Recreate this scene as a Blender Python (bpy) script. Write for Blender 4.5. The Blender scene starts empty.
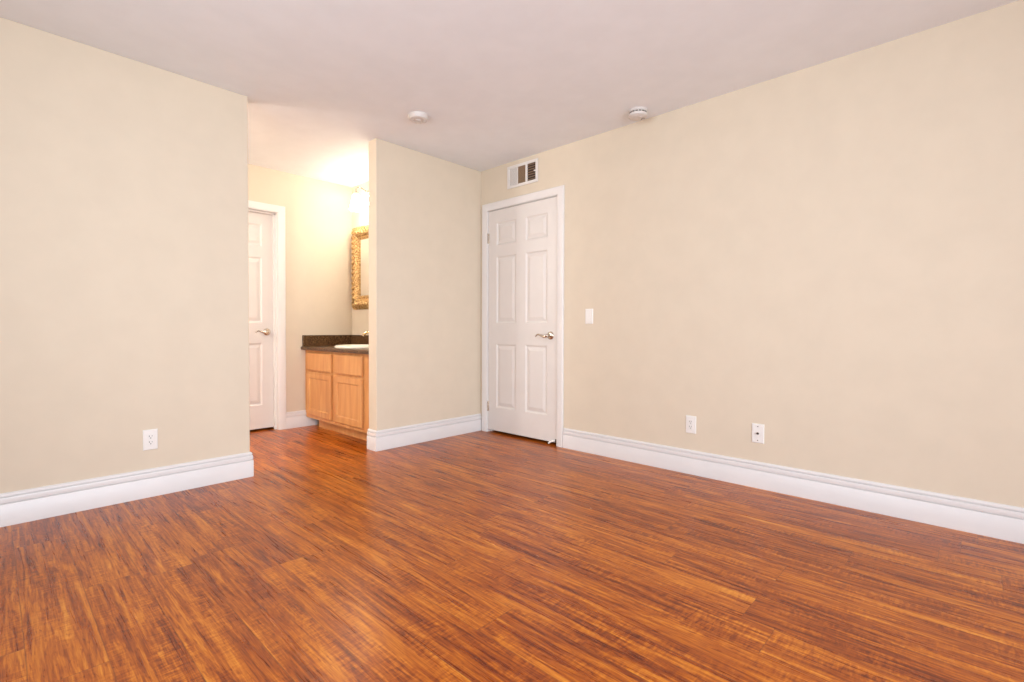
import bpy, bmesh, math, random
from mathutils import Matrix, Vector

random.seed(7)
SC = bpy.context.scene
COL = SC.collection
PI = math.pi

# ------------------------------------------------------------------ camera
CEIL = 2.438
CAM = Vector((-3.18111, -3.40015, 0.95472))
YAW, PITCH, ROLL = 0.81537, -0.01714, 0.00282
FPX, SHIFT_PX = 491.357, -3.104
fw = Vector((math.sin(YAW) * math.cos(PITCH), math.cos(YAW) * math.cos(PITCH), math.sin(PITCH)))
rt0 = Vector((math.cos(YAW), -math.sin(YAW), 0))
up0 = rt0.cross(fw)
rt = rt0 * math.cos(ROLL) + up0 * math.sin(ROLL)
up = -rt0 * math.sin(ROLL) + up0 * math.cos(ROLL)
cd = bpy.data.cameras.new('camera')
cam = bpy.data.objects.new('camera', cd)
COL.objects.link(cam)
m3 = Matrix((rt, up, -fw)).transposed()
cam.matrix_world = Matrix.Translation(CAM) @ m3.to_4x4()
cd.sensor_fit = 'HORIZONTAL'
cd.sensor_width = 36
cd.lens = FPX * 36 / 1024
cd.shift_y = SHIFT_PX / 1024
cd.clip_start = 0.05
SC.camera = cam

# ------------------------------------------------------------------ world, daylight, exposure
W = bpy.data.worlds.new('world')
SC.world = W
W.use_nodes = True
W.node_tree.nodes['Background'].inputs[0].default_value = (0.75, 0.86, 1.0, 1)
W.node_tree.nodes['Background'].inputs[1].default_value = 0.6
SC.view_settings.view_transform = 'Standard'
SC.view_settings.look = 'None'
SC.view_settings.exposure = -0.07
SC.view_settings.gamma = 1.0
SC.view_settings.use_curve_mapping = False


def area_light(name, loc, direction, sx, sy, power, color):
    ld = bpy.data.lights.new(name, 'AREA')
    ld.shape = 'RECTANGLE'
    ld.size, ld.size_y = sx, sy
    ld.energy = power
    ld.color = color
    o = bpy.data.objects.new(name, ld)
    COL.objects.link(o)
    o.location = loc
    o.rotation_euler = Vector(direction).to_track_quat('-Z', 'Y').to_euler()
    return o


# daylight entering by the two windows that stand out of frame
DAY = (0.875, 0.975, 1.09)
area_light('daylight_side', (-4.46, -2.45, 1.45), (1, 0.12, 0.10), 2.5, 1.5, 52, DAY).data.spread = math.radians(130)
area_light('daylight_rear', (-2.70, -5.76, 1.10), (0.18, 1, -0.10), 2.8, 2.0, 100, DAY).data.spread = math.radians(120)
# added fill light without a fixture, brightens the alcove from the unseen passage
pl = bpy.data.lights.new('passage_fill_light', 'POINT')
pl.energy, pl.color, pl.shadow_soft_size = 80, (0.97, 0.965, 0.965), 0.12
po = bpy.data.objects.new('passage_fill_light', pl)
COL.objects.link(po)
po.location = (-3.5, 1.05, 2.05)


# ------------------------------------------------------------------ materials
def new_mat(name):
    m = bpy.data.materials.new(name)
    m.use_nodes = True
    nt = m.node_tree
    return m, nt, nt.nodes['Principled BSDF']


class N:
    """tiny node-graph writer"""
    def __init__(self, nt):
        self.nt = nt

    def node(self, t, **kw):
        n = self.nt.nodes.new(t)
        for k, v in kw.items():
            setattr(n, k, v)
        return n

    def put(self, sock, v):
        if hasattr(v, 'is_output') or isinstance(v, bpy.types.NodeSocket):
            self.nt.links.new(v, sock)
        else:
            sock.default_value = v

    def math(self, op, a, b=0.0, c=0.0, clamp=False):
        n = self.node('ShaderNodeMath', operation=op, use_clamp=clamp)
        self.put(n.inputs[0], a); self.put(n.inputs[1], b); self.put(n.inputs[2], c)
        return n.outputs[0]

    def xyz(self, x, y, z):
        n = self.node('ShaderNodeCombineXYZ')
        for i, v in enumerate((x, y, z)):
            self.put(n.inputs[i], v)
        return n.outputs[0]

    def noise(self, vec, scale=1, detail=4, rough=0.55, dist=0.0):
        n = self.node('ShaderNodeTexNoise')
        self.put(n.inputs['Vector'], vec)
        n.inputs['Scale'].default_value = scale
        n.inputs['Detail'].default_value = detail
        n.inputs['Roughness'].default_value = rough
        n.inputs['Distortion'].default_value = dist
        return n.outputs['Fac']

    def white(self, vec):
        n = self.node('ShaderNodeTexWhiteNoise', noise_dimensions='3D')
        self.put(n.inputs['Vector'], vec)
        return n.outputs['Value']

    def ramp(self, fac, stops):
        n = self.node('ShaderNodeValToRGB')
        self.put(n.inputs[0], fac)
        el = n.color_ramp.elements
        while len(el) < len(stops):
            el.new(0.5)
        for e, (p, c) in zip(el, stops):
            e.position = p
            e.color = (*c, 1)
        return n.outputs['Color']

    def mix(self, fac, a, b, mode='MIX'):
        n = self.node('ShaderNodeMix', data_type='RGBA', blend_type=mode)
        self.put(n.inputs[0], fac); self.put(n.inputs[6], a); self.put(n.inputs[7], b)
        return n.outputs[2]

    def pos(self):
        n = self.node('ShaderNodeTexCoord')
        s = self.node('ShaderNodeSeparateXYZ')
        self.nt.links.new(n.outputs['Object'], s.inputs[0])
        return n.outputs['Object'], s.outputs[0], s.outputs[1], s.outputs[2]

    def bump(self, h, strength, dist=0.002):
        n = self.node('ShaderNodeBump')
        self.put(n.inputs['Height'], h)
        n.inputs['Strength'].default_value = strength
        n.inputs['Distance'].default_value = dist
        return n.outputs[0]


def plain(name, col, rough=0.5, metal=0.0, bump=None, spec=0.5):
    m, nt, b = new_mat(name)
    g = N(nt)
    v, x, y, z = g.pos()
    f = g.noise(v, 6, 3)
    c2 = tuple(c * 0.97 for c in col)
    nt.links.new(g.ramp(f, [(0.35, col), (0.65, c2)]), b.inputs['Base Color'])
    b.inputs['Roughness'].default_value = rough
    b.inputs['Metallic'].default_value = metal
    b.inputs['Specular IOR Level'].default_value = spec
    if bump:
        nt.links.new(g.bump(g.noise(v, bump[0], 3), bump[1], 0.0015), b.inputs['Normal'])
    return m


M = {}
M['wall'] = plain('cream_wall_paint', (0.720, 0.612, 0.472), 0.75, bump=(160, 0.10), spec=0.25)
M['ceiling'] = plain('ceiling_paint', (0.85, 0.86, 0.87), 0.85, bump=(120, 0.12), spec=0.2)
M['casing'] = plain('white_casing_paint', (0.80, 0.755, 0.715), 0.35)
M['detector'] = plain('off_white_plastic', (0.68, 0.63, 0.585), 0.45)  # even off-white, darker than the switch and outlet plastic
M['trim'] = plain('white_trim_paint', (0.775, 0.735, 0.71), 0.35)
M['door'] = plain('white_door_paint', (0.755, 0.695, 0.640), 0.38, bump=(300, 0.02))
M['plastic'] = plain('white_plastic', (0.84, 0.80, 0.75), 0.35)
M['vent_white'] = plain('vent_enamel', (0.77, 0.72, 0.67), 0.4)
M['dark'] = plain('recess_shade_paint', (0.05, 0.03, 0.02), 0.8)
M['brown'] = plain('shaded_blade_brown', (0.33, 0.22, 0.135), 0.6)  # vent blades: shade put into the blade colour
M['nickel'] = plain('satin_nickel', (0.63, 0.555, 0.47), 0.24, 1.0)
M['brass'] = plain('brushed_brass_faucet', (0.80, 0.66, 0.44), 0.2, 1.0)
M['porcelain'] = plain('white_porcelain', (0.88, 0.82, 0.69), 0.15)
M['metal_dark'] = plain('connector_metal', (0.10, 0.08, 0.06), 0.4, 0.7)
M['window_frame'] = plain('window_vinyl', (0.85, 0.85, 0.84), 0.4)


def mat_floor():
    m, nt, b = new_mat('laminate_planks')
    g = N(nt)
    v, x, y, z = g.pos()
    w, L = 0.165, 1.22
    xs = g.math('DIVIDE', g.math('ADD', x, 10 + 0.051), w)
    ix = g.math('FLOOR', xs)
    fx = g.math('FRACT', xs)
    r1 = g.white(g.xyz(ix, 3.3, 1.7))
    ys = g.math('ADD', g.math('DIVIDE', y, L), g.math('MULTIPLY', r1, 7.0))
    iy = g.math('FLOOR', ys)
    fy = g.math('FRACT', ys)
    cell = g.white(g.xyz(ix, iy, 5.1))
    cell2 = g.white(g.xyz(iy, ix, 9.4))
    off = g.math('MULTIPLY', cell, 40.0)
    # broad cathedral figure and its contour lines
    n1 = g.noise(g.xyz(g.math('MULTIPLY', x, 9.0), g.math('MULTIPLY', y, 1.1), off), 1.0, 4, 0.55, 1.6)
    con = g.math('SINE', g.math('MULTIPLY', n1, 70.0))
    # streaks along the grain
    n2 = g.noise(g.xyz(g.math('MULTIPLY', x, 42.0), g.math('MULTIPLY', y, 1.8), off), 1.0, 5, 0.62, 0.9)
    # fine pores
    n3 = g.noise(g.xyz(g.math('MULTIPLY', x, 115.0), g.math('MULTIPLY', y, 5.5), off), 1.0, 3, 0.65, 0.4)
    # curly ripples across the grain
    rip = g.noise(g.xyz(g.math('MULTIPLY', x, 24.0), g.math('MULTIPLY', y, 95.0), off), 1.0, 2, 0.5, 0.5)
    rmask = g.noise(g.xyz(g.math('MULTIPLY', x, 14.0), g.math('MULTIPLY', y, 3.0), g.math('ADD', off, 13.0)), 1.0, 2, 0.5, 0.4)
    rmask = g.math('MULTIPLY', g.math('SUBTRACT', rmask, 0.41), 3.5, clamp=True)
    f = g.math('MULTIPLY_ADD', g.math('SUBTRACT', n1, 0.5), 0.42, 0.5)
    f = g.math('ADD', f, g.math('MULTIPLY', con, 0.024))
    f = g.math('MULTIPLY_ADD', g.math('SUBTRACT', n2, 0.5), 0.66, f)
    f = g.math('MULTIPLY_ADD', g.math('SUBTRACT', n3, 0.5), 0.42, f)
    f = g.math('ADD', f, g.math('MULTIPLY', g.math('MULTIPLY', g.math('SUBTRACT', rip, 0.5), rmask), 0.52))
    # short dark pore dashes
    n4 = g.noise(g.xyz(g.math('MULTIPLY', x, 150.0), g.math('MULTIPLY', y, 24.0), g.math('ADD', off, 5.0)), 1.0, 2, 0.5, 0.5)
    f = g.math('SUBTRACT', f, g.math('MULTIPLY', g.math('MULTIPLY', g.math('SUBTRACT', n4, 0.58), 6.0, clamp=True), 0.12))
    f = g.math('ADD', f, g.math('MULTIPLY', g.math('SUBTRACT', cell2, 0.5), 0.07))
    col = g.ramp(f, [(0.28, (0.110, 0.012, 0.0006)), (0.40, (0.235, 0.038, 0.0016)),
                     (0.49, (0.390, 0.082, 0.0034)), (0.59, (0.560, 0.155, 0.0090)), (0.74, (0.750, 0.285, 0.0300))])
    ex = g.math('MINIMUM', fx, g.math('SUBTRACT', 1.0, fx))
    ey = g.math('MINIMUM', fy, g.math('SUBTRACT', 1.0, fy))
    dx = g.math('MULTIPLY', ex, w)
    dy = g.math('MULTIPLY', ey, L)
    d = g.math('MINIMUM', dx, dy)
    seam = g.math('SUBTRACT', 1.0, g.math('DIVIDE', d, 0.0022, clamp=True), clamp=True)
    col = g.mix(g.math('MULTIPLY', seam, 0.50), col, (0.10, 0.03, 0.012, 1))
    nt.links.new(col, b.inputs['Base Color'])
    ro = g.math('ADD', 0.235, g.math('MULTIPLY', n2, 0.10))
    nt.links.new(ro, b.inputs['Roughness'])
    b.inputs['Specular IOR Level'].default_value = 0.40
    h = g.math('ADD', g.math('MULTIPLY', n2, 0.25), g.math('MULTIPLY', seam, -1.0))
    h = g.math('ADD', h, g.math('MULTIPLY', g.math('MULTIPLY', rip, rmask), 0.3))
    nt.links.new(g.bump(h, 0.16, 0.0012), b.inputs['Normal'])
    return m


def mat_maple(name, seed):
    m, nt, b = new_mat(name)
    g = N(nt)
    v, x, y, z = g.pos()
    n1 = g.noise(g.xyz(g.math('MULTIPLY', x, 14.0), g.math('MULTIPLY', y, 14.0), g.math('MULTIPLY_ADD', z, 1.4, seed)), 1, 4, 0.6, 0.8)
    n2 = g.noise(g.xyz(g.math('MULTIPLY', x, 120.0), g.math('MULTIPLY', y, 120.0), g.math('MULTIPLY', z, 5.0)), 1, 3, 0.6, 0.2)
    f = g.math('ADD', g.math('MULTIPLY', n1, 0.7), g.math('MULTIPLY', n2, 0.3))
    nt.links.new(g.ramp(f, [(0.35, (0.56, 0.235, 0.072)), (0.52, (0.66, 0.31, 0.105)), (0.68, (0.74, 0.39, 0.15))]), b.inputs['Base Color'])
    b.inputs['Roughness'].default_value = 0.4
    return m


def mat_granite():
    m, nt, b = new_mat('brown_granite')
    g = N(nt)
    v, x, y, z = g.pos()
    n1 = g.noise(v, 95, 5, 0.7)
    vo = g.node('ShaderNodeTexVoronoi')
    nt.links.new(v, vo.inputs['Vector'])
    vo.inputs['Scale'].default_value = 160
    f = g.math('ADD', g.math('MULTIPLY', n1, 0.75), g.math('MULTIPLY', vo.outputs['Distance'], 0.35))
    nt.links.new(g.ramp(f, [(0.42, (0.018, 0.007, 0.002)), (0.54, (0.070, 0.029, 0.009)), (0.63, (0.17, 0.080, 0.028)), (0.76, (0.36, 0.22, 0.10))]), b.inputs['Base Color'])
    b.inputs['Roughness'].default_value = 0.3
    b.inputs['Specular IOR Level'].default_value = 0.35
    return m


def mat_gold():
    m, nt, b = new_mat('antique_gold_leaf')
    g = N(nt)
    v, x, y, z = g.pos()
    n1 = g.noise(v, 70, 4, 0.6)
    nt.links.new(g.ramp(n1, [(0.36, (0.27, 0.13, 0.04)), (0.50, (0.55, 0.32, 0.11)), (0.64, (0.76, 0.54, 0.25))]), b.inputs['Base Color'])
    b.inputs['Roughness'].default_value = 0.42
    b.inputs['Metallic'].default_value = 0.35
    return m


def mat_mirror():
    m, nt, b = new_mat('mirror_silver')
    b.inputs['Base Color'].default_value = (0.92, 0.92, 0.90, 1)
    b.inputs['Metallic'].default_value = 1
    b.inputs['Roughness'].default_value = 0.02
    return m


def mat_pane():
    m = bpy.data.materials.new('window_glass')
    m.use_nodes = True
    nt = m.node_tree
    nt.nodes.clear()
    o = nt.nodes.new('ShaderNodeOutputMaterial')
    t = nt.nodes.new('ShaderNodeBsdfTransparent')
    gl = nt.nodes.new('ShaderNodeBsdfGlossy')
    gl.inputs['Roughness'].default_value = 0.02
    mx = nt.nodes.new('ShaderNodeMixShader')
    mx.inputs[0].default_value = 0.06
    nt.links.new(t.outputs[0], mx.inputs[1])
    nt.links.new(gl.outputs[0], mx.inputs[2])
    nt.links.new(mx.outputs[0], o.inputs[0])
    return m


def mat_emit(name, col, strength):
    m, nt, b = new_mat(name)
    b.inputs['Base Color'].default_value = (0.9, 0.88, 0.82, 1)
    b.inputs['Roughness'].default_value = 0.4
    b.inputs['Emission Color'].default_value = (*col, 1)
    b.inputs['Emission Strength'].default_value = strength
    return m


M['floor'] = mat_floor()
M['maple'] = mat_maple('maple_veneer', 0.0)
M['maple_door'] = mat_maple('maple_door', 4.0)
M['granite'] = mat_granite()
M['gold'] = mat_gold()
M['mirror'] = mat_mirror()
M['pane'] = mat_pane()
LAMP = (1.0, 0.945, 0.85)
M['shade'] = mat_emit('lit_frosted_glass', LAMP, 21.0)
M['bulb'] = mat_emit('lit_bulb', LAMP, 20.0)


# ------------------------------------------------------------------ object helpers
def tag(o, label=None, cat=None, group=None, kind=None):
    if label: o['label'] = label
    if cat: o['category'] = cat
    if group: o['group'] = group
    if kind: o['kind'] = kind
    return o


def thing(name, label, cat, loc, rotz=0.0, group=None, kind=None):
    o = bpy.data.objects.new(name, None)
    o.empty_display_size = 0.05
    COL.objects.link(o)
    o.matrix_world = Matrix.Translation(Vector(loc)) @ Matrix.Rotation(rotz, 4, 'Z')
    return tag(o, label, cat, group, kind)


def root_matrix(o):
    while o.parent:
        o = o.parent
    return o.matrix_basis.copy()


def obj(name, bm, mat, parent=None, world=False, smooth=None, label=None):
    """link a bmesh as one object; world=True: the mesh was written in world coordinates"""
    if world and parent:
        bm.transform(root_matrix(parent).inverted())
    bmesh.ops.recalc_face_normals(bm, faces=bm.faces)
    me = bpy.data.meshes.new(name)
    bm.to_mesh(me)
    bm.free()
    me.materials.append(mat)
    if smooth is not None:
        me.polygons.foreach_set('use_smooth', [True] * len(me.polygons))
        me.set_sharp_from_angle(angle=math.radians(smooth))
    o = bpy.data.objects.new(name, me)
    COL.objects.link(o)
    if parent:
        o.parent = parent
    if label:
        o['label'] = label
    return o


def struct(name, bm, mat, label, cat, smooth=None):
    return tag(obj(name, bm, mat, smooth=smooth), label, cat, kind='structure')


def merge(bm, tmp):
    me = bpy.data.meshes.new('tmp')
    tmp.to_mesh(me)
    tmp.free()
    bm.from_mesh(me)
    bpy.data.meshes.remove(me)
    return bm


def box(bm, lo, hi, bevel=0.0, seg=2):
    t = bmesh.new()
    x0, y0, z0 = (min(a, b) for a, b in zip(lo, hi))
    x1, y1, z1 = (max(a, b) for a, b in zip(lo, hi))
    bmesh.ops.create_cube(t, size=1)
    for v in t.verts:
        v.co = Vector(((x0 + x1) / 2 + v.co.x * (x1 - x0), (y0 + y1) / 2 + v.co.y * (y1 - y0), (z0 + z1) / 2 + v.co.z * (z1 - z0)))
    if bevel:
        bmesh.ops.bevel(t, geom=list(t.edges), offset=bevel, segments=seg, profile=0.5, affect='EDGES')
    return merge(bm, t)


def frame_axes(axis):
    a = Vector(axis).normalized()
    h = Vector((0, 0, 1)) if abs(a.z) < 0.9 else Vector((1, 0, 0))
    u = h.cross(a).normalized()
    return a, u, a.cross(u)


def lathe(bm, origin, axis, prof, seg=32, sx=1.0, sy=1.0):
    """prof: list of (radius, height along axis)"""
    a, u, w = frame_axes(axis)
    o = Vector(origin)
    rings = []
    for r, h in prof:
        if r < 1e-6:
            rings.append([bm.verts.new(o + a * h)])
        else:
            rings.append([bm.verts.new(o + a * h + u * (r * sx * math.cos(2 * PI * k / seg)) + w * (r * sy * math.sin(2 * PI * k / seg))) for k in range(seg)])
    for A, B in zip(rings, rings[1:]):
        for k in range(seg):
            k2 = (k + 1) % seg
            if len(A) == 1 and len(B) == 1:
                continue
            if len(A) == 1:
                bm.faces.new((A[0], B[k], B[k2]))
            elif len(B) == 1:
                bm.faces.new((A[k], A[k2], B[0]))
            else:
                bm.faces.new((A[k], A[k2], B[k2], B[k]))
    return bm


def catmull(pts, n=8):
    P = [Vector(p) for p in pts]
    P = [P[0] * 2 - P[1]] + P + [P[-1] * 2 - P[-2]]
    out = []
    for i in range(1, len(P) - 2):
        for k in range(n):
            t = k / n
            a, b, c, d = P[i - 1:i + 3]
            out.append(0.5 * ((2 * b) + (c - a) * t + (2 * a - 5 * b + 4 * c - d) * t * t + (3 * b - a - 3 * c + d) * t ** 3))
    out.append(P[-2])
    return out


def tube(bm, pts, radii, seg=14, n=6):
    P = catmull(pts, n)
    m = len(P)
    R = []
    for i in range(m):
        t = i / (m - 1) * (len(radii) - 1)
        k = min(int(t), len(radii) - 2)
        R.append(radii[k] + (radii[k + 1] - radii[k]) * (t - k))
    rings = []
    u = None
    for i in range(m):
        d = (P[min(i + 1, m - 1)] - P[max(i - 1, 0)]).normalized()
        if u is None:
            _, u, _ = frame_axes(d)
        u = (u - d * u.dot(d)).normalized()
        w = d.cross(u)
        rings.append([bm.verts.new(P[i] + (u * math.cos(2 * PI * k / seg) + w * math.sin(2 * PI * k / seg)) * R[i]) for k in range(seg)])
    for A, B in zip(rings, rings[1:]):
        for k in range(seg):
            bm.faces.new((A[k], A[(k + 1) % seg], B[(k + 1) % seg], B[k]))
    bm.faces.new(list(reversed(rings[0])))
    bm.faces.new(rings[-1])
    return bm


def sweep(bm, path, normals, prof):
    """prof (out, z) carried along a level path; normals[i] is the (mitred) outward vector at path[i]"""
    rows = []
    for p, n in zip(path, normals):
        rows.append([bm.verts.new((p[0] + n[0] * o, p[1] + n[1] * o, z)) for o, z in prof])
    k = len(prof)
    for A, B in zip(rows, rows[1:]):
        for i in range(k):
            bm.faces.new((A[i], A[(i + 1) % k], B[(i + 1) % k], B[i]))
    bm.faces.new(rows[0])
    bm.faces.new(list(reversed(rows[-1])))
    return bm


# ------------------------------------------------------------------ the room shell
T = 0.115                     # partition thickness
XL = -2.038                   # right end of the left wall
XB = -1.115                   # left end of the short wall beside the door
YA = 1.376                    # back wall of the vanity alcove
XM = -0.567                   # wall with the mirror
X0, Y0 = -4.30, -5.60         # the two sides behind the camera
BACK_T = 0.125
# door on the right wall
D1 = dict(y0=-0.909, y1=-0.100, top=2.043)
# door at the back of the alcove
D2 = dict(x0=-2.139, x1=-1.328, top=2.035)

bm = box(bmesh.new(), (X0 - 0.2, Y0 - 0.2, -0.06), (0.75, 2.3, 0.0))
struct('floor', bm, M['floor'], 'glossy reddish brown wood plank laminate floor', 'floor')
bm = box(bmesh.new(), (X0 - 0.2, Y0 - 0.2, CEIL), (0.75, 2.3, CEIL + 0.12))
struct('ceiling', bm, M['ceiling'], 'flat off white painted ceiling', 'ceiling')

bm = box(bmesh.new(), (X0, 0, 0), (XL, T, CEIL), 0.004)
struct('wall_left', bm, M['wall'], 'plain cream wall on the left of the alcove opening', 'wall')
bm = box(bmesh.new(), (XB, 0, 0), (0, T, CEIL), 0.004)
struct('wall_center', bm, M['wall'], 'short cream wall between the vanity alcove and the white door', 'wall')
bm = bmesh.new()
JY0, JY1, JZ = D1['y0'] - 0.018, D1['y1'] + 0.018, D1['top'] + 0.020
box(bm, (0, Y0, 0), (T, JY0, CEIL))
box(bm, (0, JY1, 0), (T, T, CEIL))
box(bm, (0, JY0, JZ), (T, JY1, CEIL))
struct('wall_right', bm, M['wall'], 'long plain cream wall on the right with a white door', 'wall')
bm = bmesh.new()
KX0, KX1, KZ = D2['x0'] - 0.018, D2['x1'] + 0.018, D2['top'] + 0.020
box(bm, (X0, YA, 0), (KX0, YA + BACK_T, CEIL))
box(bm, (KX1, YA, 0), (XM + T, YA + BACK_T, CEIL))
box(bm, (KX0, YA, KZ), (KX1, YA + BACK_T, CEIL))
struct('wall_alcove', bm, M['wall'], 'cream back wall of the lit alcove, behind the vanity', 'wall')
bm = box(bmesh.new(), (XM, T, 0), (XM + T, YA, CEIL))
struct('wall_vanity', bm, M['wall'], 'cream alcove wall that the gold mirror hangs on', 'wall')
bm = box(bmesh.new(), (X0 - T, T, 0), (X0, YA + BACK_T, CEIL))
struct('wall_alcove_side', bm, M['wall'], 'cream end wall of the alcove, hidden behind the left wall', 'wall')

bm = bmesh.new()
box(bm, (0.62, -1.35, 0), (0.72, 0.35, CEIL)); box(bm, (T, -1.45, 0), (0.72, -1.35, CEIL)); box(bm, (T, 0.35, 0), (0.72, 0.45, CEIL))
struct('hall_light_block', bm, M['wall'], 'added unseen wall blocking light behind the door in the right wall', 'wall')  # added shell, keeps sky light from leaking under the door
bm = bmesh.new()
box(bm, (-2.55, 2.05, 0), (-0.95, 2.15, CEIL)); box(bm, (-2.65, YA + BACK_T, 0), (-2.55, 2.15, CEIL)); box(bm, (-0.95, YA + BACK_T, 0), (-0.85, 2.15, CEIL))
struct('alcove_light_block', bm, M['wall'], 'added unseen wall blocking light behind the alcove door', 'wall')  # added shell, keeps the gap under the alcove door dark

# window walls behind the camera
WS = dict(a=-3.75, b=-1.15, z0=0.75, z1=2.15)     # side window, along y
WR = dict(a=-4.10, b=-1.30, z0=0.06, z1=2.15)     # rear window, along x; unseen, made tall to bring its light low
bm = bmesh.new()
box(bm, (X0 - T, Y0, 0), (X0, WS['a'], CEIL)); box(bm, (X0 - T, WS['b'], 0), (X0, T, CEIL))
box(bm, (X0 - T, WS['a'], 0), (X0, WS['b'], WS['z0'])); box(bm, (X0 - T, WS['a'], WS['z1']), (X0, WS['b'], CEIL))
struct('wall_window', bm, M['wall'], 'cream side wall with a window, outside the picture', 'wall')
bm = bmesh.new()
box(bm, (X0 - T, Y0 - T, 0), (WR['a'], Y0, CEIL)); box(bm, (WR['b'], Y0 - T, 0), (T, Y0, CEIL))
box(bm, (WR['a'], Y0 - T, 0), (WR['b'], Y0, WR['z0'])); box(bm, (WR['a'], Y0 - T, WR['z1']), (WR['b'], Y0, CEIL))
struct('wall_rear', bm, M['wall'], 'cream wall behind the viewer with a window, outside the picture', 'wall')


def window(name, label, a, b, z0, z1, put):
    w = thing(name, label, 'window', put(0.5 * (a + b), 0, z0), kind='structure')
    f = bmesh.new()
    mid = 0.5 * (a + b)
    for (p, q, r, s) in ((a, a + 0.05, z0, z1), (b - 0.05, b, z0, z1), (mid - 0.02, mid + 0.02, z0, z1), (a, b, z0, z0 + 0.05), (a, b, z1 - 0.05, z1)):
        box(f, put(p, 0.03, r), put(q, 0.08, s))
    obj('window_frame', f, M['window_frame'], w, world=True)
    g = box(bmesh.new(), put(a + 0.04, 0.053, z0 + 0.04), put(b - 0.04, 0.057, z1 - 0.04))
    obj('window_pane', g, M['pane'], w, world=True)


window('window_1', 'white framed window in the side wall, outside the picture', WS['a'], WS['b'], WS['z0'], WS['z1'], lambda u, d, z: (X0 - d, u, z))
window('window_2', 'white framed unseen window in the rear wall, made tall for lower light, outside the picture', WR['a'], WR['b'], WR['z0'], WR['z1'], lambda u, d, z: (u, Y0 - d, z))

# baseboards: tall flat board with two beads on top
BP = [(0, 0), (0.016, 0), (0.016, 0.1055), (0.0152, 0.1068), (0.0060, 0.1072), (0.0060, 0.1112), (0.0138, 0.1122),
      (0.0145, 0.1150), (0.0135, 0.1345), (0.0125, 0.1378), (0.0030, 0.1382), (0.0030, 0.1422), (0.0100, 0.1430), (0.0105, 0.1490), (0.0080, 0.1550), (0.0030, 0.1590), (0, 0.1590)]


def baseboard(name, label, path, normals):
    bm = sweep(bmesh.new(), path, normals, BP)
    return struct(name, bm, M['trim'], label, 'baseboard', smooth=35)


s2 = 1.0
baseboard('baseboard_left', 'tall white baseboard along the left wall', [(X0, 0), (XL, 0), (XL, T), (X0, T)], [(0, -1), (s2, -s2), (s2, s2), (0, 1)])
baseboard('baseboard_center', 'white baseboard along the short wall and around its end', [(-0.001, 0), (XB, 0), (XB, T + 0.003)], [(0, -1), (-s2, -s2), (-s2, 0)])
baseboard('baseboard_right', 'long white baseboard along the right wall', [(0, -0.988), (0, Y0)], [(-1, 0), (-1, 0)])
baseboard('baseboard_alcove', 'short white baseboard beside the vanity in the alcove', [(-1.261, YA), (-0.955, YA)], [(0, -1), (0, -1)])
baseboard('baseboard_window', 'white baseboard under the side window, outside the picture', [(X0, Y0 + 0.02), (X0, -0.02)], [(1, 0), (1, 0)])
baseboard('baseboard_rear', 'white baseboard beside the tall rear window, outside the picture', [(WR['b'] + 0.01, Y0), (-0.02, Y0)], [(0, 1), (0, 1)])


# ------------------------------------------------------------------ doors
def door_slab(name, W_, H_, z0, parent, thick=0.035):
    """six-panel moulded door in local x 0..W, face towards -y at y=0"""
    bm = bmesh.new()
    st, mu = 0.104, 0.110
    pw = (W_ - 2 * st - mu) / 2
    xs = [(st, st + pw), (st + pw + mu, st + 2 * pw + mu)]
    zs = [(0.236, 0.822), (1.010, 1.622), (1.722, 1.930)]
    bx = sorted({0, W_, *[a for p in xs for a in p]})
    bz = sorted({z0, H_, *[a for p in zs for a in p]})
    grid = {}

    def V(x, y, z):
        k = (round(x, 5), round(y, 5), round(z, 5))
        if k not in grid:
            grid[k] = bm.verts.new(k)
        return grid[k]
    for i in range(len(bx) - 1):
        for j in range(len(bz) - 1):
            a, b, c, d = bx[i], bx[i + 1], bz[j], bz[j + 1]
            if (a, b) in xs and (c, d) in zs:
                loops = []
                for ins, dep in ((0, 0), (0.004, 0.001), (0.010, 0.0065), (0.016, 0.0090), (0.022, 0.0090), (0.046, 0.0025), (0.050, 0.0015)):
                    loops.append([V(a + ins, dep, c + ins), V(b - ins, dep, c + ins), V(b - ins, dep, d - ins), V(a + ins, dep, d - ins)])
                for A, B in zip(loops, loops[1:]):
                    for k in range(4):
                        bm.faces.new((A[k], A[(k + 1) % 4], B[(k + 1) % 4], B[k]))
                bm.faces.new(loops[-1])
            else:
                bm.faces.new((V(a, 0, c), V(b, 0, c), V(b, 0, d), V(a, 0, d)))
    # edges and back
    back = [bm.verts.new((x, thick, z)) for x, z in ((0, z0), (W_, z0), (W_, H_), (0, H_))]
    bm.faces.new(back)
    bot = [V(x, 0, z0) for x in bx]; top = [V(x, 0, H_) for x in bx]
    lef = [V(0, 0, z) for z in bz]; rig = [V(W_, 0, z) for z in bz]
    bm.faces.new(bot + [back[1], back[0]]); bm.faces.new(top + [back[2], back[3]])
    bm.faces.new(lef + [back[3], back[0]]); bm.faces.new(rig + [back[2], back[1]])
    return obj(name, bm, M['door'], parent)


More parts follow.
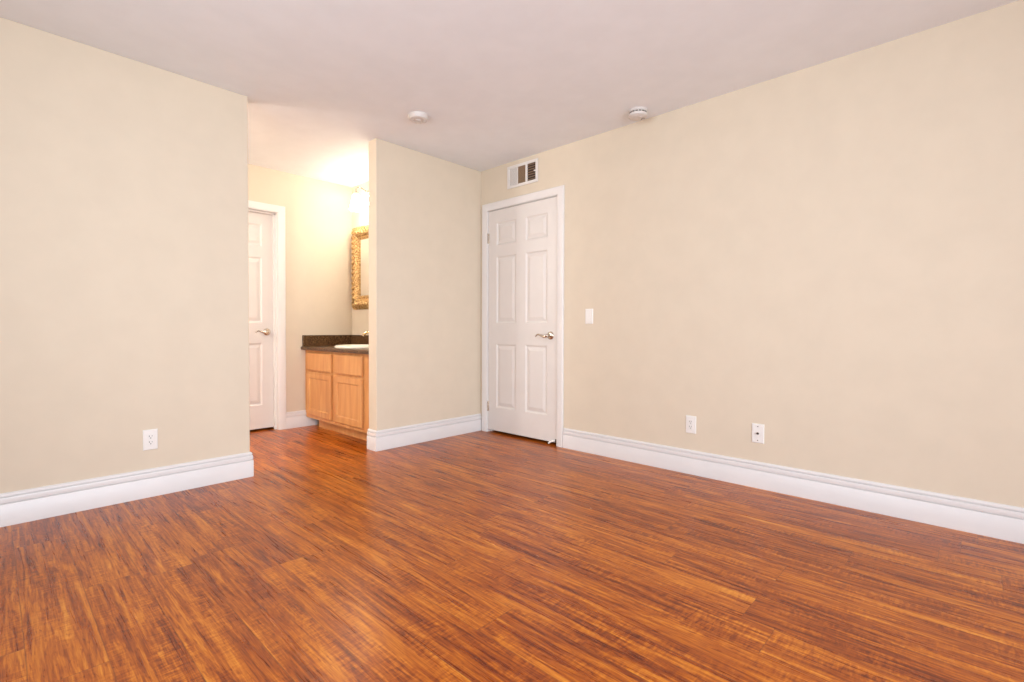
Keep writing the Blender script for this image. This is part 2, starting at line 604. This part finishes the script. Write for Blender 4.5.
def lever_handle(parent, x, z, sgn):
    """rosette on the face (local -y is outward); the wave lever runs along sgn*x"""
    h = bmesh.new()
    lathe(h, (x, 0, z), (0, -1, 0), [(0.0, -0.001), (0.034, -0.001), (0.034, 0.004), (0.030, 0.009), (0.022, 0.012), (0.014, 0.014), (0.0, 0.014)], 28)
    base = obj('door_handle', h, M['nickel'], parent, smooth=40, label='satin nickel lever handle')
    l = bmesh.new()
    tube(l, [(x, -0.010, z), (x, -0.035, z), (x + sgn * 0.004, -0.050, z - 0.001), (x + sgn * 0.030, -0.055, z - 0.008), (x + sgn * 0.060, -0.055, z + 0.001),
             (x + sgn * 0.088, -0.054, z + 0.010), (x + sgn * 0.108, -0.054, z + 0.003), (x + sgn * 0.118, -0.054, z - 0.010)],
         [0.011, 0.0105, 0.0125, 0.0115, 0.0085, 0.0065, 0.0055, 0.0045], 14, 6)
    obj('lever', l, M['nickel'], base, smooth=60)
    return base


def hinge(parent, x, z):
    h = bmesh.new()
    box(h, (x - 0.004, -0.0022, z - 0.045), (x + 0.012, 0.0005, z + 0.045), 0.0008)
    for k in range(5):
        a = z - 0.045 + k * 0.018
        lathe(h, (x, -0.006, a + 0.0006), (0, 0, 1), [(0, 0), (0.0062, 0), (0.0062, 0.0168), (0, 0.0168)], 14)
    lathe(h, (x, -0.006, z + 0.045), (0, 0, 1), [(0, 0), (0.005, 0), (0.0045, 0.003), (0, 0.005)], 14)
    obj('hinge', h, M['nickel'], parent, smooth=40, label='satin nickel hinge knuckle')


# right wall door: local +x runs from the hinge side towards the viewer (world -y), local -y faces into the room (world -x)
d1 = thing('door_1', 'white six panel door with lever handle in the right wall', 'door', (0.002, D1['y1'], 0), -PI / 2, kind='structure')
w1 = D1['y1'] - D1['y0']
door_slab('door_slab', w1, D1['top'], 0.024, d1)
lever_handle(d1, w1 - 0.066, 0.905, -1)
hinge(d1, 0.0, 1.795); hinge(d1, 0.0, 0.240)
st = bmesh.new()                                   # small white stop hooked under the latch corner
tube(st, [(w1 - 0.010, -0.008, 0.040), (w1 - 0.030, -0.012, 0.036), (w1 - 0.055, -0.020, 0.026), (w1 - 0.066, -0.024, 0.012)], [0.006, 0.008, 0.009, 0.007], 10, 4)
obj('door_stop', st, M['plastic'], d1, smooth=50, label='small white stop under the latch corner')
st = bmesh.new()
box(st, (w1 - 0.014, -0.006, 0.026), (w1 + 0.0005, 0.0, 0.052), 0.002)
obj('corner_plate', st, M['metal_dark'], d1, label='small dark plate at the latch corner')

# alcove door: local axes = world axes, face towards -y
d2 = thing('door_2', 'white panel door in the alcove back wall, partly hidden by the left wall', 'door', (D2['x0'], YA + 0.084, 0), 0, kind='structure')
w2 = D2['x1'] - D2['x0']
door_slab('door_slab', w2, D2['top'], 0.020, d2)
lever_handle(d2, w2 - 0.066, 0.925, -1)


def casing_prof(u):
    return [(0, 0), (0.011, 0), (0.0125, 0.004), (0.0125, 0.012), (0.014, 0.016), (0.0150, 0.030), (0.0165, 0.048), (0.0165, 0.058), (0.012, 0.064), (0.0, 0.064)]


def casing(bm, a, b, top, wall, out, along):
    """mitred door casing: wall/out/along map (u across the wall, n out, z) to world"""
    pr = casing_prof(0)
    corners = [(a, 0, -1, 0), (a, top, -1, 1), (b, top, 1, 1), (b, 0, 1, 0)]
    rows = []
    for u, z, du, dz in corners:
        rows.append([bm.verts.new(along(u + du * q, n, z + dz * q)) for n, q in pr])
    k = len(pr)
    for A, B in zip(rows, rows[1:]):
        for i in range(k):
            bm.faces.new((A[i], A[(i + 1) % k], B[(i + 1) % k], B[i]))
    bm.faces.new(rows[0]); bm.faces.new(rows[-1])


bm = bmesh.new()
casing(bm, D1['y0'] - 0.008, D1['y1'] + 0.008, D1['top'] + 0.010, 0, 0, lambda u, n, z: (-n, u, z))
jt = 0.0145
box(bm, (0.0, JY0, 0), (T, JY0 + jt, JZ)); box(bm, (0.0, JY1 - jt, 0), (T, JY1, JZ)); box(bm, (0.0, JY0, JZ - jt), (T, JY1, JZ))
box(bm, (0.040, JY0 + jt, 0), (0.07, JY0 + jt + 0.011, JZ)); box(bm, (0.040, JY1 - jt - 0.011, 0), (0.07, JY1 - jt, JZ)); box(bm, (0.040, JY0, JZ - jt - 0.011), (0.07, JY1, JZ - jt))
struct('trim_1', bm, M['casing'], 'white moulded casing around the door in the right wall', 'door frame', smooth=30)
bm = bmesh.new()
casing(bm, D2['x0'] - 0.005, D2['x1'] + 0.008, D2['top'] + 0.010, 0, 0, lambda u, n, z: (u, YA - n, z))
box(bm, (KX0, YA, 0), (KX0 + jt, YA + BACK_T, KZ)); box(bm, (KX1 - jt, YA, 0), (KX1, YA + BACK_T, KZ)); box(bm, (KX0, YA, KZ - jt), (KX1, YA + BACK_T, KZ))
box(bm, (KX0 + jt, YA + 0.046, 0), (KX0 + jt + 0.012, YA + 0.082, KZ - jt)); box(bm, (KX1 - jt - 0.012, YA + 0.046, 0), (KX1 - jt, YA + 0.082, KZ - jt))
box(bm, (KX0 + jt, YA + 0.046, KZ - jt - 0.012), (KX1 - jt, YA + 0.082, KZ - jt))
struct('trim_2', bm, M['casing'], 'white moulded casing around the alcove door', 'door frame', smooth=30)

# ------------------------------------------------------------------ vanity
CF = -1.064            # face frame plane
YC0, YC1 = T + 0.019, YA - 0.0005
CT = 0.752
vc = thing('vanity_cabinet', 'maple vanity cabinet with two doors and two drawers under the granite top', 'cabinet', (-0.82, 0.75, 0))
bm = bmesh.new()
# face frame: stiles and rails, then side panels, bottom and back
FT = 0.019
dr1, dr2 = (1.303, 0.818), (0.757, 0.278)
for (ya, yb, za, zb) in ((YC1, 1.285, 0.094, CT), (0.838, 0.737, 0.094, CT), (0.298, YC0, 0.094, CT),
                         (1.285, 0.838, 0.700, CT), (0.737, 0.298, 0.700, CT), (1.285, 0.838, 0.525, 0.575), (0.737, 0.298, 0.525, 0.575),
                         (1.285, 0.838, 0.094, 0.150), (0.737, 0.298, 0.094, 0.150)):
    box(bm, (CF, ya, za), (CF + FT, yb, zb), 0.0008, 1)
box(bm, (CF + FT, YC1, 0.094), (XM - 0.002, YC1 - 0.016, CT))
box(bm, (CF + FT, YC0, 0.094), (XM - 0.002, YC0 + 0.016, CT))
box(bm, (CF + FT, YC0 + 0.016, 0.094), (XM - 0.002, YC1 - 0.016, 0.110))
box(bm, (XM - 0.014, YC0 + 0.016, 0.110), (XM - 0.002, YC1 - 0.016, CT))
obj('carcass', bm, M['maple'], vc, world=True)
bm = bmesh.new()
box(bm, (-0.985, YC0, 0), (-0.967, 1.262, 0.094))
obj('toe_kick', bm, M['maple'], vc, world=True)


def front_panel(bm, y0, y1, z0, z1, loops, x, thick):
    """front facing -x; loops: (inset, depth)"""
    rows = []
    for ins, dep in [(0, thick)] + loops:
        rows.append([bm.verts.new((x + dep, yy, zz)) for yy, zz in ((y0 + ins, z0 + ins), (y1 - ins, z0 + ins), (y1 - ins, z1 - ins), (y0 + ins, z1 - ins))])
    for A, B in zip(rows, rows[1:]):
        for k in range(4):
            bm.faces.new((A[k], A[(k + 1) % 4], B[(k + 1) % 4], B[k]))
    bm.faces.new(rows[0]); bm.faces.new(rows[-1])
    return bm


DX = CF - 0.0225
DLOOPS = [(0, 0.003), (0.003, 0), (0.052, 0), (0.056, 0.002), (0.060, 0.008), (0.064, 0.0095)]
SLOOPS = [(0, 0.006), (0.003, 0.0025), (0.008, 0)]
for (a, b) in (dr1, dr2):
    dd = obj('door', front_panel(bmesh.new(), b, a, 0.130, 0.540, DLOOPS, DX, 0.021), M['maple_door'], vc, world=True)
    dw = obj('drawer', front_panel(bmesh.new(), b, a, 0.560, 0.727, SLOOPS, DX, 0.021), M['maple'], vc, world=True)

# granite top with a hole for the bowl, and its two splashes
SX, SY, SA, SB = -0.842, 0.72, 0.205, 0.245     # sink centre and half sizes
ct = thing('vanity_countertop', 'dark brown speckled granite countertop with backsplash on the vanity', 'countertop', (-0.84, 0.75, CT))
bm = bmesh.new()
cx0, cx1, cy0, cy1 = -1.111, XM - 0.001, T + 0.002, YA - 0.001
zt = 0.785
K = 64
angs = sorted([2 * PI * k / K for k in range(K)] + [math.atan2(yy - SY, xx - SX) % (2 * PI) for xx in (cx0, cx1) for yy in (cy0, cy1)])


def rect_hit(t):
    c, s = math.cos(t), math.sin(t)
    q = 1e9
    if c > 1e-9: q = min(q, (cx1 - SX) / c)
    if c < -1e-9: q = min(q, (cx0 - SX) / c)
    if s > 1e-9: q = min(q, (cy1 - SY) / s)
    if s < -1e-9: q = min(q, (cy0 - SY) / s)
    return SX + c * q, SY + s * q


def ring(f, z):
    return [bm.verts.new((*f(t), z)) for t in angs]


def ell(t):
    c, s = math.cos(t), math.sin(t)
    q = 1 / math.sqrt((c / (SA - 0.012)) ** 2 + (s / (SB - 0.012)) ** 2)
    return SX + c * q, SY + s * q


def rect_in(dx):
    def f(t):
        x, y = rect_hit(t)
        return (max(x, cx0 + dx), y)
    return f


rings = [ring(ell, CT), ring(ell, zt), ring(rect_in(0.010), zt), ring(rect_in(0.003), zt - 0.003), ring(rect_in(0.0), zt - 0.010),
         ring(rect_in(0.0), CT + 0.008), ring(rect_in(0.004), CT + 0.001), ring(rect_in(0.010), CT)]
n_ = len(angs)
for A, B in zip(rings, rings[1:] + rings[:1]):
    for k in range(n_):
        q = (A[k], A[(k + 1) % n_], B[(k + 1) % n_], B[k])
        try:
            bm.faces.new(q)
        except ValueError:
            pass
bmesh.ops.remove_doubles(bm, verts=bm.verts, dist=0.00005)
obj('counter_slab', bm, M['granite'], ct, world=True)
bm = box(bmesh.new(), (-1.096, YA - 0.021, zt), (XM - 0.001, YA - 0.001, 0.893), 0.002)
obj('backsplash', bm, M['granite'], ct, world=True)
bm = box(bmesh.new(), (XM - 0.021, T + 0.004, zt), (XM - 0.001, YA - 0.021, 0.893), 0.002)
obj('backsplash', bm, M['granite'], ct, world=True)

# drop-in oval sink
sk = thing('bathroom_sink', 'white oval drop in sink set in the granite countertop', 'sink', (SX, SY, zt))
bm = bmesh.new()
pr = [(1.0, 0.0005), (1.006, 0.008), (0.99, 0.017), (0.945, 0.022), (0.89, 0.021), (0.855, 0.014), (0.83, -0.004), (0.78, -0.05), (0.66, -0.10), (0.45, -0.130), (0.20, -0.140), (0.085, -0.142)]
back = [(0.085, -0.150), (0.22, -0.149), (0.50, -0.138), (0.72, -0.105), (0.83, -0.05), (0.87, -0.002), (0.90, 0.0005)]
lathe(bm, (0, 0, 0), (0, 0, 1), pr + back + [pr[0]], 56)
bmesh.ops.remove_doubles(bm, verts=bm.verts, dist=0.00005)
# axis z: u is along the first cross axis; scale to the oval directly
for v in bm.verts:
    v.co.x *= SA + 0.012
    v.co.y *= SB + 0.012
obj('basin', bm, M['porcelain'], sk, smooth=50)
bm = lathe(bmesh.new(), (0, 0, -0.1445), (0, 0, 1), [(0, 0), (0.0185, 0), (0.0195, 0.002), (0.017, 0.0035), (0.012, 0.002), (0.0, 0.003)], 24)
obj('drain', bm, M['nickel'], sk, smooth=40)

# widespread faucet with arched spout, behind the bowl
FX = -0.610
fc = thing('bathroom_faucet', 'curved brass toned faucet with arched spout behind the sink', 'faucet', (FX, SY, zt))
bm = bmesh.new()
lathe(bm, (0, 0, 0), (0, 0, 1), [(0, 0), (0.021, 0), (0.021, 0.006), (0.017, 0.010), (0.013, 0.022), (0.012, 0.05), (0.0, 0.05)], 24, 0.55)
tube(bm, [(0, 0, 0.03), (-0.004, 0, 0.078), (-0.020, 0, 0.118), (-0.060, 0, 0.143), (-0.115, 0, 0.147), (-0.165, 0, 0.136), (-0.198, 0, 0.120), (-0.207, 0, 0.108)],
     [0.013, 0.0125, 0.012, 0.0118, 0.0115, 0.0115, 0.0125, 0.013], 16, 6)
obj('spout', bm, M['brass'], fc, smooth=50)
for s in (-1, 1):
    bm = bmesh.new()
    y = s * 0.102
    lathe(bm, (0, y, 0), (0, 0, 1), [(0, 0), (0.022, 0), (0.022, 0.006), (0.016, 0.012), (0.013, 0.030), (0.016, 0.040), (0.014, 0.052), (0.006, 0.058), (0, 0.059)], 24, 0.55)
    hb = obj('handle', bm, M['brass'], fc, smooth=45)
    bm = tube(bmesh.new(), [(0, y, 0.050), (-0.010, y + s * 0.020, 0.060), (-0.018, y + s * 0.045, 0.066), (-0.022, y + s * 0.065, 0.066)], [0.008, 0.007, 0.006, 0.0065], 12, 5)
    obj('handle_lever', bm, M['brass'], hb, smooth=50)

# ------------------------------------------------------------------ mirror in a carved gold frame
MY0, MY1, MZ0, MZ1 = 0.185, 1.318, 1.168, 1.990
FWD = 0.125
mr = thing('wall_mirror', 'rectangular mirror in an ornate carved gold frame above the vanity', 'mirror', (XM, 0.5 * (MY0 + MY1), MZ0))


def gold_height(s, v, length):
    """s along the side in metres, v across 0 (outer) .. 1 (inner)"""
    base = 0.020 + 0.022 * math.sin(min(v, 0.72) / 0.72 * PI * 0.62)
    if v > 0.72:
        base = 0.040 - 0.018 * min(1, (v - 0.72) / 0.06) if v < 0.86 else 0.026
    if v > 0.93:
        base = 0.022
    pitch = 0.052
    a = s / pitch
    if v < 0.70:
        w_ = math.sin(PI * v / 0.70)
        leaf = abs(math.sin(PI * (a + 0.55 * math.sin(PI * v / 0.70))))
        vein = 0.5 + 0.5 * math.cos(2 * PI * (a * 3 + v * 2.2))
        base += w_ * (0.019 * leaf ** 0.6 + 0.006 * vein * leaf) - 0.008 * (1 - leaf) * w_
    elif v < 0.93:
        base += 0.0035 * abs(math.sin(PI * s / 0.017)) * (1 if v > 0.86 else 0)
    return base


def outer_wave(s, length):
    return 0.011 * abs(math.sin(PI * s / 0.052)) ** 0.7 + 0.003 * abs(math.sin(PI * s / 0.026))


bm = bmesh.new()
NV = 22
sides = [((MY0, MZ0), (MY1, MZ0), (0, 1)), ((MY1, MZ0), (MY1, MZ1), (-1, 0)), ((MY1, MZ1), (MY0, MZ1), (0, -1)), ((MY0, MZ1), (MY0, MZ0), (1, 0))]
for (p, q, inn) in sides:
    Ls = math.hypot(q[0] - p[0], q[1] - p[1])
    t = ((q[0] - p[0]) / Ls, (q[1] - p[1]) / Ls)
    NU = int(Ls / 0.0075)
    rows = []
    for j in range(NV + 1):
        v = j / NV
        row = []
        for i in range(NU + 1):
            d = v * FWD
            s = d + (Ls - 2 * d) * i / NU
            e = min(s, Ls - s)
            ow = outer_wave(s, Ls) * (1 - v) if 0.01 < e else 0
            h = gold_height(s, v, Ls)
            row.append(bm.verts.new((XM - h, p[0] + t[0] * s + inn[0] * (d - ow), p[1] + t[1] * s + inn[1] * (d - ow))))
        rows.append(row)
    # side walls back to the wall plane
    for edge in (rows[0], rows[-1]):
        rows_b = [bm.verts.new((XM - 0.001, v.co.y, v.co.z)) for v in edge]
        for i in range(NU):
            bm.faces.new((edge[i], edge[i + 1], rows_b[i + 1], rows_b[i]))
    for A, B in zip(rows, rows[1:]):
        for i in range(NU):
            bm.faces.new((A[i], A[i + 1], B[i + 1], B[i]))
bmesh.ops.remove_doubles(bm, verts=bm.verts, dist=0.00003)
obj('mirror_frame', bm, M['gold'], mr, world=True, smooth=50)
bm = box(bmesh.new(), (XM - 0.012, MY0 + FWD - 0.004, MZ0 + FWD - 0.004), (XM - 0.001, MY1 - FWD + 0.004, MZ1 - FWD + 0.004))
obj('mirror_glass', bm, M['mirror'], mr, world=True)

# ------------------------------------------------------------------ vanity light over the mirror
VY = 0.75
vl = thing('vanity_light', 'lit vanity light with frosted glass shades above the gold mirror', 'light fixture', (XM, VY, 2.30))
bm = box(bmesh.new(), (XM - 0.022, VY - 0.30, 2.255), (XM - 0.0005, VY + 0.30, 2.345), 0.008)
obj('backplate', bm, M['nickel'], vl, world=True)
LX = XM - 0.125
for k, y in enumerate((VY + 0.31, VY, VY - 0.31)):
    ya = max(min(y, VY + 0.27), VY - 0.27)
    bm = tube(bmesh.new(), [(XM - 0.02, ya, 2.300), (XM - 0.045, ya + (y - ya) * 0.3, 2.335), (XM - 0.085, y, 2.362), (LX, y, 2.345), (LX, y, 2.305)], [0.009, 0.008, 0.0075, 0.008, 0.009], 12, 6)
    lathe(bm, (LX, y, 2.275), (0, 0, 1), [(0, 0), (0.026, 0), (0.030, 0.006), (0.024, 0.022), (0.014, 0.034), (0, 0.036)], 24)
    obj('arm', bm, M['nickel'], vl, world=True, smooth=50)
    bm = bmesh.new()
    out = [(0.028, 2.284), (0.036, 2.262), (0.046, 2.225), (0.053, 2.185), (0.060, 2.150), (0.066, 2.128)]
    inn = [(r - 0.003, z) for r, z in reversed(out)]
    lathe(bm, (LX, y, 0), (0, 0, 1), out + inn + [out[0]], 36)
    bmesh.ops.remove_doubles(bm, verts=bm.verts, dist=0.00005)
    sh = obj('lamp_shade', bm, M['shade'], vl, world=True, smooth=60, label='lit white frosted glass shade')
    bm = lathe(bmesh.new(), (LX, y, 0), (0, 0, 1), [(0, 2.155), (0.018, 2.160), (0.027, 2.180), (0.024, 2.205), (0.014, 2.235), (0.013, 2.270), (0, 2.270)], 20)
    obj('bulb', bm, M['bulb'], sh, world=True, smooth=60)

# ------------------------------------------------------------------ small fittings
# wall fittings are written with local x along the wall, local -y out of the wall, local z up
ROT_R = -PI / 2       # on the right wall


def plate(parent, w=0.070, h=0.116, holes=None):
    bm = bmesh.new()
    rows = []
    for ins, dep in ((0, 0), (0, -0.003), (0.0025, -0.0055), (0.006, -0.0062)):
        rows.append([bm.verts.new((sx * (w / 2 - ins), dep, sz * (h / 2 - ins))) for sx, sz in ((-1, -1), (1, -1), (1, 1), (-1, 1))])
    for A, B in zip(rows, rows[1:]):
        for k in range(4):
            bm.faces.new((A[k], A[(k + 1) % 4], B[(k + 1) % 4], B[k]))
    bm.faces.new(rows[0]); bm.faces.new(rows[-1])
    return obj('cover_plate', bm, M['plastic'], parent)


def screw(parent, x, z, y=-0.0062, mat='plastic', r=0.0032):
    bm = lathe(bmesh.new(), (x, y, z), (0, -1, 0), [(0, -0.0005), (r, -0.0005), (r * 0.8, 0.0008), (0, 0.0012)], 14)
    return obj('screw', bm, M[mat], parent, smooth=40)


def outlet(label, loc, rotz):
    t = thing('power_outlet', label, 'outlet', loc, rotz, group='power outlets low on the walls')
    plate(t)
    bm = box(bmesh.new(), (-0.0165, -0.0085, -0.0335), (0.0165, -0.005, 0.0335), 0.0012)
    rc = obj('receptacle', bm, M['plastic'], t)
    for s in (1, -1):
        bm = bmesh.new()
        c = s * 0.0165
        box(bm, (-0.0078, -0.0090, c + 0.000), (-0.0052, -0.0084, c + 0.0085))
        box(bm, (0.0052, -0.0090, c + 0.001), (0.0074, -0.0084, c + 0.0080))
        lathe(bm, (0, -0.0084, c - 0.0065), (0, -1, 0), [(0, 0), (0.0028, 0), (0.0028, 0.0006), (0, 0.0006)], 12)
        obj('socket_slots', bm, M['metal_dark'], rc, label='dark socket slots')
    screw(t, 0, 0.0485); screw(t, 0, -0.0485)
    return t


outlet('white power outlet low on the left wall', (-2.564, 0, 0.324), 0)
outlet('white power outlet low on the right wall, nearer the door', (0, -2.038, 0.328), ROT_R)

cx = thing('cable_outlet', 'white wall plate with a dark cable jack, right of the power outlet', 'wall plate', (0, -2.453, 0.330), ROT_R)
plate(cx)
bm = bmesh.new()
lathe(bm, (0, -0.006, 0), (0, -1, 0), [(0, 0), (0.0075, 0), (0.0075, 0.003), (0.005, 0.003), (0.005, 0.011), (0.003, 0.011), (0, 0.006)], 6)
obj('cable_jack', bm, M['metal_dark'], cx, label='dark threaded cable jack')
screw(cx, 0, 0.042, mat='metal_dark', r=0.0036); screw(cx, 0, -0.042, mat='metal_dark', r=0.0036)

sw = thing('light_switch', 'white rocker light switch on the right wall beside the door', 'light switch', (0, -1.226, 1.058), ROT_R)
plate(sw)
bm = bmesh.new()
rows = []
for z, y in ((-0.033, -0.0062), (-0.033, -0.0105), (0.0, -0.0080), (0.033, -0.0072), (0.033, -0.0062)):
    rows.append([bm.verts.new((x, y, z)) for x in (-0.0165, 0.0165)])
for A, B in zip(rows, rows[1:]):
    bm.faces.new((A[0], A[1], B[1], B[0]))
for s in (0, 1):
    bm.faces.new([r[s] for r in rows])
bm.faces.new((rows[0][0], rows[0][1], rows[-1][1], rows[-1][0]))
obj('rocker', bm, M['plastic'], sw)
fr = bmesh.new()
for lo, hi in (((-0.019, -0.0068, -0.036), (0.019, -0.006, -0.0338)), ((-0.019, -0.0068, 0.0338), (0.019, -0.006, 0.036)), ((-0.019, -0.0068, -0.0338), (-0.0172, -0.006, 0.0338)), ((0.0172, -0.0068, -0.0338), (0.019, -0.006, 0.0338))):
    box(fr, lo, hi)
obj('switch_bezel', fr, M['plastic'], sw)
screw(sw, 0, 0.0485); screw(sw, 0, -0.0485)

# air register above the door: three banks of blades in one frame
vy0, vy1, vz0, vz1 = -0.703, -0.349, 2.203, 2.398
vw, vh = vy1 - vy0, vz1 - vz0
av = thing('air_vent', 'white rectangular air vent above the door, dark between its blades', 'air vent', (0, (vy0 + vy1) / 2, (vz0 + vz1) / 2), ROT_R)
bm = bmesh.new()
fo = 0.024
xa, xb, za, zb = -vw / 2, vw / 2, -vh / 2, vh / 2
sec = [(-vw / 2 + fo, -vw / 2 + 0.118), (-vw / 2 + 0.128, -vw / 2 + 0.216), (-vw / 2 + 0.238, vw / 2 - fo)]
for lo, hi in (((xa, za), (xb, za + fo)), ((xa, zb - fo), (xb, zb)), ((xa, za + fo), (sec[0][0], zb - fo)), ((sec[2][1], za + fo), (xb, zb - fo)),
               ((sec[0][1], za + fo), (sec[1][0], zb - fo)), ((sec[1][1], za + fo), (sec[2][0], zb - fo))):
    box(bm, (lo[0], -0.010, lo[1]), (hi[0], -0.0005, hi[1]), 0.0012, 1)
obj('vent_frame', bm, M['vent_white'], av)
bm = box(bmesh.new(), (xa + fo - 0.006, -0.0012, za + fo - 0.006), (xb - fo + 0.006, -0.0004, zb - fo + 0.006))  # flat panel on the uncut wall, duct shade put into its colour
obj('duct_shade_panel', bm, M['dark'], av, label='flat dark panel standing in for the duct shade')


def blade(bm, c, along, ln, wd, ang, th=0.0012):
    """blade centred at c, long axis along 'x' or 'z', tilted about it"""
    t = bmesh.new()
    bmesh.ops.create_cube(t, size=1)
    S = Matrix.Diagonal((ln if along == 'x' else th, wd, ln if along == 'z' else th, 1))
    R = Matrix.Rotation(ang, 4, 'X' if along == 'x' else 'Z')
    t.transform(Matrix.Translation(c) @ R @ S)
    merge(bm, t)


def bank(a, b, n, along, wd, ang, mat, name='louver_bank'):
    bm = bmesh.new()
    for k in range(n):
        if along == 'z':
            blade(bm, Vector((a + (b - a) * (k + 0.5) / n, -0.0058, 0)), 'z', vh - 2 * fo + 0.004, wd, ang)
        else:
            blade(bm, Vector(((a + b) / 2, -0.0058, za + fo + (vh - 2 * fo) * (k + 0.5) / n)), 'x', b - a + 0.004, wd, ang)
    obj(name, bm, M[mat], av)


bank(*sec[0], 8, 'z', 0.0135, math.radians(76), 'vent_white')
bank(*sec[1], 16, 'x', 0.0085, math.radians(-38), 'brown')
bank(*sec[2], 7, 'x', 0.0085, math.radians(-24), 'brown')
bm = box(bmesh.new(), (sec[2][1] - 0.012, -0.019, -0.006), (sec[2][1] + 0.003, -0.009, 0.004), 0.001)
obj('damper_lever', bm, M['vent_white'], av)

# smoke detectors on the ceiling
sd = thing('smoke_detector', 'plain round white smoke detector on the ceiling above the short wall', 'smoke detector', (-1.128, -0.568, CEIL))
bm = lathe(bmesh.new(), (0, 0, 0), (0, 0, -1), [(0, 0), (0.069, 0), (0.069, 0.008), (0.067, 0.011)], 48)
lathe(bm, (0, 0, 0), (0, 0, -1), [(0.067, 0.011), (0.066, 0.024), (0.061, 0.031), (0.052, 0.034), (0.034, 0.035), (0.032, 0.032), (0.022, 0.032), (0.020, 0.037), (0.010, 0.038), (0, 0.038)], 48)
bmesh.ops.remove_doubles(bm, verts=bm.verts, dist=0.00005)
obj('housing', bm, M['detector'], sd, smooth=35)
bm = bmesh.new()
for k in range(10):
    a = 2 * PI * k / 10
    t = box(bmesh.new(), (0.038, -0.0022, -0.0362), (0.055, 0.0022, -0.0335))
    t.transform(Matrix.Rotation(a, 4, 'Z'))
    merge(bm, t)
obj('vent_ring', bm, M['detector'], sd)
bm = lathe(bmesh.new(), (0.0, 0.0, -0.0375), (0, 0, -1), [(0, 0), (0.009, 0), (0.008, 0.003), (0, 0.0035)], 20)
obj('test_button', bm, M['detector'], sd, smooth=40)

sd2 = thing('smoke_detector', 'white smoke detector with dark slots on the ceiling against the right wall', 'smoke detector', (-0.160, -1.718, CEIL))
bm = lathe(bmesh.new(), (0, 0, 0), (0, 0, -1), [(0, 0), (0.062, 0), (0.062, 0.012), (0.057, 0.016), (0.055, 0.022), (0.062, 0.026), (0.064, 0.031), (0.060, 0.041), (0.050, 0.047), (0.030, 0.050), (0, 0.051)], 48)
obj('housing', bm, M['detector'], sd2, smooth=30)
bm = bmesh.new()
for k in range(16):
    a = 2 * PI * k / 16
    t = box(bmesh.new(), (0.0545, -0.0075, -0.0245), (0.0585, 0.0075, -0.0175))
    t.transform(Matrix.Rotation(a, 4, 'Z'))
    merge(bm, t)
obj('sensor_slots', bm, M['metal_dark'], sd2, label='dark slots around the rim')
bm = lathe(bmesh.new(), (-0.004, -0.026, -0.0493), (0, 0, -1), [(0, 0), (0.013, 0), (0.012, 0.003), (0, 0.0035)], 20)
obj('test_button', bm, M['detector'], sd2, smooth=40)
bm = bmesh.new()
for px, py in ((0.022, -0.022), (0.034, -0.010), (0.030, -0.030)):
    lathe(bm, (px, py, -0.0485), (0, 0, -1), [(0, 0), (0.0048, 0), (0.0048, 0.0022), (0, 0.0022)], 14)
obj('sounder_hole', bm, M['metal_dark'], sd2, label='dark sounder holes and indicator')
